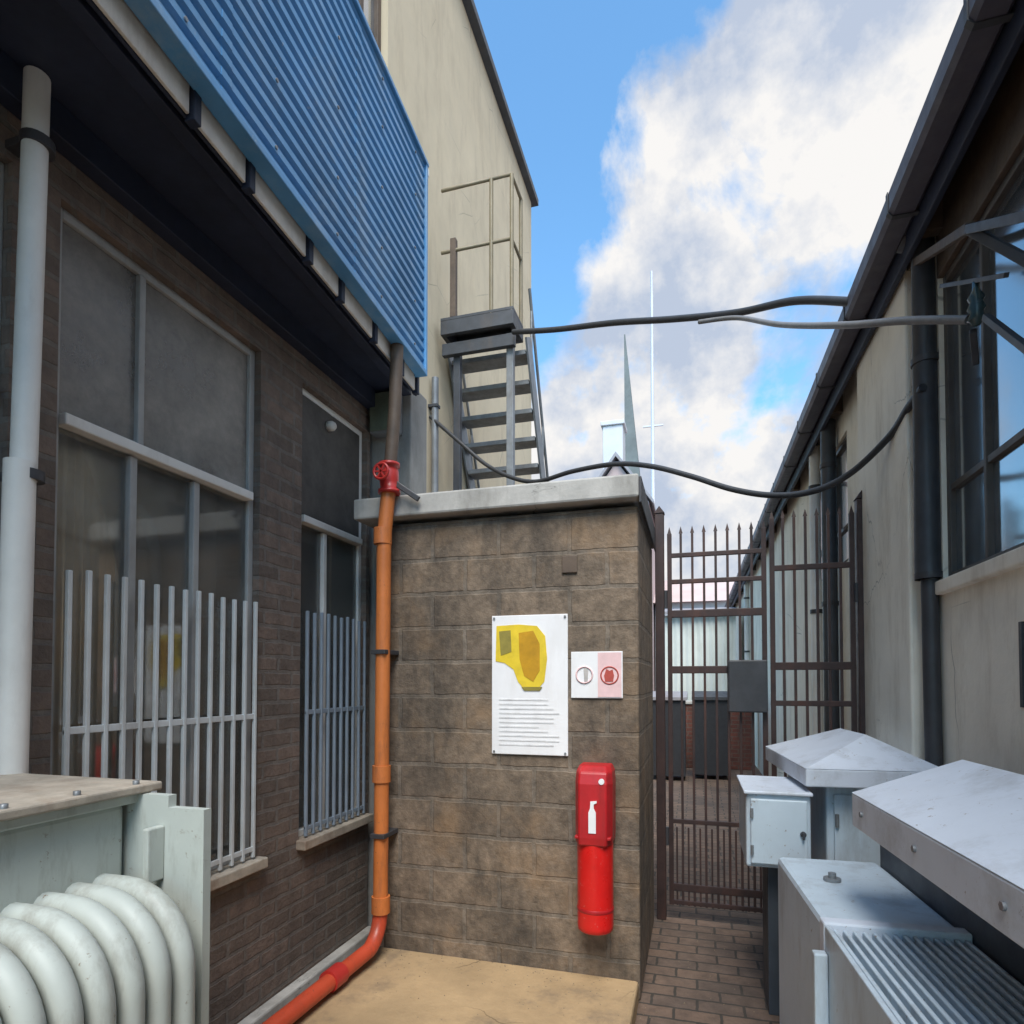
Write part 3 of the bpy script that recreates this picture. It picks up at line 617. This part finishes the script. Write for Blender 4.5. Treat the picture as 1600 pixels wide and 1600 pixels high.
# ------------------------------------------------------------ right: plastered hall
H = thing('plastered_hall', 'low plastered hall on the right with large high windows and a dark eave gutter', 'building', (1.1, 8.0, 0))
WX = 1.10
hw_ = MB(); Y0, Y1 = 0.55, 3.29; VZ0, VZ1, VY0, VY1 = 1.51, 1.81, 2.05, 2.60
SZ2, HZ2 = 2.06, 3.475
hw_.box(WX, WX + .25, -6, VY0, 0, SZ2); hw_.box(WX, WX + .25, VY1, 24, 0, SZ2)
hw_.box(WX, WX + .25, VY0, VY1, 0, VZ0); hw_.box(WX, WX + .25, VY0, VY1, VZ1, SZ2)
hw_.box(WX, WX + .25, -6, Y0, SZ2, 3.85); hw_.box(WX, WX + .25, Y1, 5.1, SZ2, 3.85); hw_.box(WX, WX + .25, 6.6, 24, SZ2, 3.85)
hw_.box(WX, WX + .25, 5.1, 6.6, SZ2, 2.5); hw_.box(WX, WX + .25, 5.1, 6.6, 3.475, 3.85)
hw_.box(WX, 9, 23.9, 24, 0, 3.9)
hw_.build('wall', 'plaster', H)
bx('lintel', 'brown_wood', H, WX - 0.004, WX + 0.2, Y0, Y1, HZ2, 3.85)
bx('pilaster', 'plaster', H, WX - 0.085, WX - 0.001, 3.47, 4.42, 0, 3.84, bev=0.012)
bx('interior_lining', 'interior', H, 4.0, 4.1, -6, 24, 0, 5)
def hall_window(y0, y1, z0, z1, nm):
    F = MB(); f = 0.035
    F.box(WX + .02, WX + .07, y0, y0 + f, z0, z1, .004); F.box(WX + .02, WX + .07, y1 - f, y1, z0, z1, .004)
    F.box(WX + .02, WX + .07, y0 + f, y1 - f, z0, z0 + f, .004); F.box(WX + .02, WX + .07, y0 + f, y1 - f, z1 - f, z1, .004)
    for i in range(1, nm): yy = y0 + (y1 - y0) * i / nm; F.box(WX + .02, WX + .065, yy - .012, yy + .012, z0 + f, z1 - f, .003)
    F.box(WX + .025, WX + .06, y0 + f, y1 - f, z0 + (z1 - z0) * .3 - .015, z0 + (z1 - z0) * .3 + .015, .003)
    o = F.build('window', 'frame_dark', H)
    MB().box(WX + .044, WX + .048, y0 + f, y1 - f, z0 + f, z1 - f).build('pane', 'hall_glass', o)
    return o
hwn = hall_window(Y0, Y1, SZ2, HZ2, 7)
MB().box(WX - 0.03, WX + 0.02, Y0 - .05, Y1 + .02, SZ2 - 0.06, SZ2 + 0.004, 0.008).build('sill', 'plaster', hwn)
hall_window(5.1, 6.6, 2.5, 3.475, 3)
vt = MB()
for i in range(6): vt.box(WX + .002, WX + .03, VY0 + .02, VY1 - .02, VZ0 + .01 + i * .05, VZ0 + .035 + i * .05)
vt.box(WX + .031, WX + .05, VY0, VY1, VZ0, VZ1); vt.box(WX - .004, WX + .03, VY1 - .02, VY1, VZ0, VZ1); vt.box(WX - .004, WX + .03, VY0, VY0 + .02, VZ0, VZ1)
vt.build('vent', 'dark_metal', H)
# gutter as an open trough, fascia, soffit, rafters, roof
gp = [(0.85, 3.79), (0.85, 3.71), (0.868, 3.69), (0.952, 3.69), (0.97, 3.71), (0.97, 3.79), (0.96, 3.79), (0.96, 3.715), (0.945, 3.70), (0.875, 3.70), (0.86, 3.715), (0.86, 3.79)]
MB().prism(gp, 'y', -5, 24).build('gutter', 'gutter_metal', H)
for i in range(30):
    yy = -2 + i * 0.85
    MB().prism([(0.846, 3.80), (0.846, 3.705), (0.866, 3.685), (0.975, 3.685), (0.975, 3.69), (0.868, 3.69), (0.85, 3.71), (0.85, 3.80)], 'y', yy, yy + 0.025).build('gutter_bracket', 'dark_metal', H)
bx('fascia', 'navy_paint', H, 0.972, 1.0, -5, 24, 3.60, 3.87)
bx('soffit', 'navy_paint', H, 1.001, WX - 0.001, -5, 24, 3.81, 3.84)
for i in range(24):
    yy = 0.2 + i * 1.0
    if 3.4 < yy < 4.5: continue
    MB().box(1.002, WX - 0.002, yy, yy + 0.06, 3.66, 3.808, 0.003).build('rafter_end', 'brown_wood', H)
MB().prism([(0.90, 3.86), (4.5, 5.2), (8.1, 3.86), (8.1, 3.92), (4.5, 5.27), (0.90, 3.92)], 'y', -6, 24.3).build('roof', 'roof_sheet', H)
bx('back_wall', 'plaster', H, 8.0, 8.1, -6, 24, 0, 3.9)

hp1 = thing('drainpipe', 'dark rusty downpipe between the hall window and its plaster pilaster', 'drainpipe', (1.05, 3.36, 0))
MB().tube([(1.055, 3.335, 2.08), (1.055, 3.335, 3.68), (0.97, 3.335, 3.72)], 0.055, 16).build('pipe', 'steel_dark', hp1)
MB().tube([(1.06, 3.30, 0.05), (1.06, 3.335, 2.10)], 0.036, 16).build('pipe', 'dark_metal', hp1)
for z in (0.7, 2.08, 3.1): MB().tube([(1.058, 3.333, z), (1.058, 3.333, z + .03)], 0.060, 16).build('clamp', 'dark_metal', hp1)
for i, (yy, lab, mt, r) in enumerate([(5.42, 'dark downpipe on the hall wall just beyond the gate', 'steel_dark', 0.055), (6.0, 'pale downpipe on the hall wall beyond the dark one', 'white_paint', 0.045), (13.6, 'pale downpipe far along the hall wall near its end', 'white_paint', 0.05)]):
    p = thing('drainpipe', lab, 'drainpipe', (1.03, yy, 0), 'downpipes on the hall wall beyond the gate')
    MB().tube([(1.035, yy, 0.05), (1.035, yy, 3.68)], r, 14).build('pipe', mt, p)
    for z in (0.8, 2.2, 3.3): MB().tube([(1.035, yy, z), (1.035, yy, z + .035)], r + .007, 14).build('clamp', 'dark_metal', p)

# steel cable bracket in front of the hall window
cbk = thing('cable_bracket', 'rusty angle iron bracket holding cables in front of the hall window', 'bracket', (1.0, 3.2, 3.0))
b_ = MB(); b_.beam((1.04, 3.46, 3.66), (0.95, 2.539, 3.214), 0.03, 0.035, .003); b_.build('arm', 'brown_wood', cbk)
MB().beam((0.95, 2.545, 3.214), (0.95, 1.9, 2.82), 0.03, 0.03, .003).build('arm', 'steel_dark', cbk)
MB().beam((0.95, 2.535, 3.205), (1.09, 2.24, 2.80), 0.03, 0.03, .003).build('arm', 'steel_dark', cbk)
MB().beam((0.95, 1.915, 2.83), (1.10, 1.915, 2.83), 0.03, 0.03, .003).build('arm', 'steel_dark', cbk)
MB().beam((1.0, 2.21, 2.568), (1.12, 2.21, 2.568), 0.022, 0.022, .002).build('stay', 'steel_dark', cbk)
MB().beam((1.0, 2.95, 3.25), (1.0, 2.40, 2.945), 0.016, 0.016, .002).build('stay', 'steel_dark', cbk)
MB().beam((1.0, 2.557, 2.895), (1.0, 2.2, 2.56), 0.022, 0.022, .002).build('stay', 'steel_dark', cbk)
MB().beam((1.0, 2.66, 2.90), (1.06, 2.80, 2.84), 0.022, 0.022, .002).build('stay', 'steel_dark', cbk)
MB().lathe((1.0, 2.629, 2.905), [(0, 0), (.012, 0), (.02, .015), (.03, .02), (.02, .045), (.03, .06), (.02, .085), (.028, .10), (.012, .13), (.012, .16), (0, .16)], 16).build('insulator', 'porcelain', cbk)

# ------------------------------------------------------------ steel gate across the alley
GY = 4.36
def gate_leaf(x0, x1, ztop, rails, lab, nb_):
    t = thing('gate_leaf', lab, 'gate', ((x0 + x1) / 2, GY, 0), 'leaves of the barred gate')
    for z, h in rails: MB().box(x0, x1, GY - 0.012, GY + 0.012, z - h / 2, z + h / 2, 0.003).build('rail', 'gate_paint', t)
    for k in range(nb_):
        x = x0 + 0.015 + (x1 - x0 - 0.03) * k / (nb_ - 1); r = 0.008 if 0 < k < nb_ - 1 else 0.015
        b = MB().box(x - r, x + r, GY - 0.010 - (0.003 if r > .01 else 0), GY + 0.010 + (0.003 if r > .01 else 0), 0.10, ztop - 0.05, 0.002)
        b.raw([(x - .013, GY - .004, ztop - .05), (x + .013, GY - .004, ztop - .05), (x + .013, GY + .004, ztop - .05), (x - .013, GY + .004, ztop - .05), (x, GY, ztop)], [[0, 1, 4], [1, 2, 4], [2, 3, 4], [3, 0, 4], [3, 2, 1, 0]])
        b.build('bar', 'gate_paint', t)
    for k in range(nb_ - 1):
        x = x0 + 0.015 + (x1 - x0 - 0.03) * (k + .5) / (nb_ - 1)
        MB().box(x - .006, x + .006, GY - .007, GY + .007, 0.10, 0.62, .002).build('short_bar', 'gate_paint', t)
    return t
gl = gate_leaf(-0.175, 0.455, 2.66, [(2.46, .03), (2.28, .03), (2.06, .05), (1.68, .05), (0.66, .03), (0.22, .05), (0.12, .03)], 'left leaf of the rusty barred gate, next to the kiosk', 9)
gr_ = gate_leaf(0.475, 0.975, 2.72, [(2.34, .035), (1.70, .05), (1.46, .035), (0.66, .03), (0.22, .05), (0.12, .03)], 'right leaf of the rusty barred gate, next to the plastered hall', 8)
lk = MB().box(0.21, 0.45, GY - 0.075, GY - 0.016, 1.40, 1.74, 0.008).build('lock_box', 'dark_metal', gl)
for x0, x1, lab in ((-0.255, -0.195, 'dark rusty gate post against the kiosk corner'), (0.985, 1.04, 'dark rusty gate post against the hall pilaster')):
    p = thing('gate_post', lab, 'post', ((x0 + x1) / 2, GY, 0), 'posts of the barred gate')
    MB().box(x0, x1, GY - 0.035, GY + 0.035, 0, 2.75, 0.005).build('post', 'gate_paint', p)
    MB().prism([(x0 - .005, 2.752), (x1 + .005, 2.752), ((x0 + x1) / 2, 2.80)], 'y', GY - .04, GY + .04).build('cap', 'gate_paint', p)
    for z in (0.5, 2.1):
        xx = x1 + 0.008 if x0 < 0 else x0 - 0.006
        MB().tube([(xx, GY - .02, z), (xx, GY - .02, z + .12)], 0.014, 10).build('hinge', 'dark_metal', p)

# ------------------------------------------------------------ outside steel stair on the cream building
SC = thing('steel_staircase', 'dark steel outside staircase with open treads and pale rails on the cream building', 'staircase', (-2.0, 6.5, 0))
LX0, LX1, LY0, LY1, LZ = -2.42, -1.66, 5.68, 6.05, 5.24
bx('landing', 'steel_dark', SC, LX0, LX1, LY0, LY1, LZ - 0.03, LZ, bev=0.003)
for yy in (LY0, LY1 - 0.05): bx('landing_beam', 'steel_dark', SC, LX0, LX1, yy, yy + 0.05, LZ - 0.17, LZ - 0.031, bev=0.004)
for xx in (LX0, LX1 - 0.05): bx('landing_beam', 'steel_dark', SC, xx, xx + 0.05, LY0 + 0.051, LY1 - 0.051, LZ - 0.17, LZ - 0.031, bev=0.004)
NS = 20; rise = LZ / (NS + 1); run = 0.125
sx0, sx1 = -2.47, -1.60
for k in range(NS):
    z = LZ - rise * (k + 1); yy = LY1 - 0.02 + run * k
    MB().box(sx0 + 0.03, sx1 - 0.03, yy, yy + 0.22, z - 0.05, z, 0.006).build('tread', 'tread_steel', SC)
ye = LY1 + run * NS
MB().box(LX0, LX1, LY0 + .04, LY0 + .10, LZ - 0.36, LZ - 0.24, .004).build('landing_beam', 'steel_dark', SC)
for x in (sx0, sx1 - 0.02):
    MB().beam((x + 0.01, LY1, LZ - 0.12), (x + 0.01, ye + .1, 0.1), 0.02, 0.20).build('stringer', 'steel_grey', SC)
for x in (sx1 - 0.02, sx0):
    MB().tube([(x, LY1 + .1, LZ + 0.45), (x, ye, 0.60)], 0.016, 10).build('handrail', 'steel_grey', SC)
    for k in range(1, NS + 1, 4): yy = LY1 + run * k + .05; z = LZ - rise * k; MB().tube([(x, yy, z - .2), (x, yy, z + .50)], 0.014, 8).build('rail_post', 'steel_grey', SC)
rt_ = LZ + 1.32
for z in (rt_, LZ + 0.68):
    MB().tube([(LX0, LY0 + 0.02, z), (LX1 - 0.02, LY0 + 0.02, z), (LX1 - 0.02, LY1, z)], 0.018, 10).build('guard_rail', 'rail_paint', SC)
for (x, yy) in ((LX1 - 0.02, LY0 + 0.02), (-1.89, LY0 + 0.02), (LX1 - 0.02, LY1 - 0.02)):
    MB().tube([(x, yy, LZ - .05), (x, yy, rt_)], 0.02, 10).build('rail_post', 'rail_paint', SC)
MB().box(-2.32, -2.26, LY0, LY0 + 0.06, LZ, LZ + 0.80, .004).build('rail_post', 'brown_wood', SC)
MB().box(LX0 + .1, LX0 + .17, LY0 + .1, LY0 + .17, 0, LZ - .2, .004).build('support_post', 'steel_dark', SC)
MB().box(LX1 - .10, LX1 - .03, LY0 + .1, LY0 + .17, 0, LZ - .2, .004).build('support_post', 'steel_grey', SC)

# ------------------------------------------------------------ cables slung over the alley
c1 = smooth_path([(-1.66, 5.68, 4.98), (-1.2, 5.5, 4.83), (-0.63, 5.2, 4.63), (-0.15, 4.9, 4.41), (0.30, 4.6, 4.21), (0.62, 4.2, 4.0), (0.87, 3.88, 3.76)])
tag(MB().tube(c1, 0.025, 10).build('cable', 'cable_rubber', None, (0.3, 4.6, 4.2)), 'thick black cable strung from the steel stair to the hall gutter', 'cable', 'cables slung over the alley')
c2 = smooth_path([(0.05, 4.75, 4.27), (0.30, 4.55, 4.145), (0.50, 3.9, 3.70), (0.69, 3.2, 3.275), (0.85, 2.9, 3.10), (0.985, 2.66, 2.945)])
tag(MB().tube(c2, 0.016, 10).build('cable', 'cable_grey', None, (0.7, 3.2, 3.3)), 'grey cable leaving the black one and passing the gutter to the bracket', 'cable', 'cables slung over the alley')
c3 = smooth_path([(-2.49, 5.6, 4.22), (-2.13, 5.5, 3.88), (-1.85, 5.42, 3.62), (-1.56, 5.3, 3.43), (-1.30, 5.2, 3.34), (-0.95, 5.0, 3.33), (-0.585, 4.8, 3.285), (-0.3, 4.65, 3.19), (-0.013, 4.5, 3.04), (0.25, 4.35, 2.88), (0.491, 4.2, 2.775), (0.70, 4.08, 2.75), (0.87, 3.95, 2.80), (1.0, 3.7, 2.90), (1.02, 3.45, 2.95), (1.03, 3.28, 2.97)])
tag(MB().tube(c3, 0.019, 10).build('cable', 'cable_rubber', None, (0, 4.5, 3.0)), 'lower black cable sagging over the kiosk roof and gate to the pilaster', 'cable', 'cables slung over the alley')

# ------------------------------------------------------------ beyond the gate
bw = thing('brick_wall', 'low dark red brick wall closing the alley beyond the gate', 'wall', (0.2, 12, 0))
MB().box(-2.4, 1.0, 12.0, 12.25, 0, 1.18, 0.01).build('wall', 'red_brick', bw)
MB().box(-2.42, 1.02, 11.97, 12.28, 1.181, 1.24, 0.01).build('coping', 'concrete', bw)
for i, (bx_, by_, lab) in enumerate([(-0.42, 10.6, 'black lidded bin left of the other in front of the low brick wall'), (0.25, 10.9, 'black lidded bin right of the other in front of the low brick wall')]):
    t = thing('wheeled_bin', lab, 'bin', (bx_, by_, 0), 'bins in the yard beyond the gate')
    MB().prism([(by_ - .24, 0.08), (by_ + .24, 0.08), (by_ + .30, 1.30), (by_ - .30, 1.30)], 'x', bx_ - .27, bx_ + .27).build('body', 'cable_rubber', t)
    MB().prism([(by_ - .34, 1.302), (by_ + .33, 1.302), (by_ + .33, 1.40), (by_ + .1, 1.44), (by_ - .34, 1.35)], 'x', bx_ - .30, bx_ + .30).build('lid', 'roof_sheet' if i == 0 else 'steel_dark', t)
    for sx in (-1, 1): MB().tube([(bx_ + sx * .20, by_ + .26, .10), (bx_ + sx * .26, by_ + .26, .10)], .10, 16).build('wheel', 'dark_metal', t)
    MB().tube([(bx_ - .22, by_ + .38, 1.28), (bx_ + .22, by_ + .38, 1.28)], .015, 8).box(bx_ - .22, bx_ - .19, by_ + .29, by_ + .38, 1.27, 1.29).box(bx_ + .19, bx_ + .22, by_ + .29, by_ + .38, 1.27, 1.29).build('handle', 'dark_metal', t)
sh = thing('metal_shed', 'pale ribbed metal shed standing behind the low brick wall', 'shed', (0.15, 15, 0))
sv = MB(); pr = []
n = 24
for i in range(n + 1):
    x = -0.62 + 1.47 * i / n; pr.append((x, 14.0 + (0.03 if i % 2 else 0)))
sv.prism(pr + [(0.85, 16.5), (-0.62, 16.5)], 'z', 0, 3.05)
sv.build('wall', 'shed_sheet', sh)
MB().prism([(13.85, 3.06), (16.7, 3.45), (16.7, 3.50), (13.85, 3.12)], 'x', -0.72, 0.95).build('roof', 'roof_sheet', sh)
hs = thing('far_house', 'distant pinkish house with a pale chimney seen over the kiosk roof', 'house', (-2.2, 21, 0))
MB().box(-3.4, -1.35, 20, 24, 0, 7.3).prism([(-3.4, 7.3), (-1.35, 7.3), (-2.375, 8.7)], 'y', 20, 24).build('wall', 'pink_wall', hs)
rf = MB().prism([(-3.55, 7.2), (-2.375, 8.82), (-1.2, 7.2), (-1.2, 7.32), (-2.375, 8.96), (-3.55, 7.32)], 'y', 19.8, 24.2).build('roof', 'roof_sheet', hs)
MB().box(-2.9, -2.23, 20.6, 21.4, 7.3, 10.15, .03).box(-2.96, -2.17, 20.54, 21.46, 10.15, 10.3, .02).build('chimney', 'pale_wall', rf)
lh = thing('low_house', 'distant low pale house with a grey roof seen through the gate bars', 'house', (0.2, 24, 0))
MB().box(-1.3, 2.5, 22, 27, 0, 4.3).build('wall', 'pale_wall', lh)
MB().prism([(21.7, 4.3), (27.3, 4.3), (24.5, 5.5)], 'x', -1.5, 2.7).build('roof', 'pink_wall', lh)
sp = thing('church_spire', 'slender dark tapering spire standing far behind the kiosk', 'spire', (-3.7, 41, 0))
MB().box(-4.35, -2.95, 40.3, 41.7, 0, 11.5).build('tower', 'pale_wall', sp)
MB().raw([(-4.25, 40.4, 11.5), (-3.0, 40.4, 11.5), (-3.0, 41.6, 11.5), (-4.25, 41.6, 11.5), (-4.33, 41, 24.6), (-4.25, 41, 24.6)], [[0, 1, 5, 4], [1, 2, 5], [2, 3, 4, 5], [3, 0, 4], [3, 2, 1, 0]]).build('steeple', 'spire_slate', sp)
ms = thing('radio_mast', 'very thin pale mast with one cross arm right of the spire', 'mast', (-1.57, 25, 0))
MB().tube([(-1.57, 25.6, 0), (-1.57, 25.6, 18.4)], [0.10, 0.05], 8).build('pole', 'mast_steel', ms)
MB().beam((-1.95, 25.6, 12.0), (-1.15, 25.6, 12.0), 0.06, 0.06).build('cross_arm', 'mast_steel', ms)
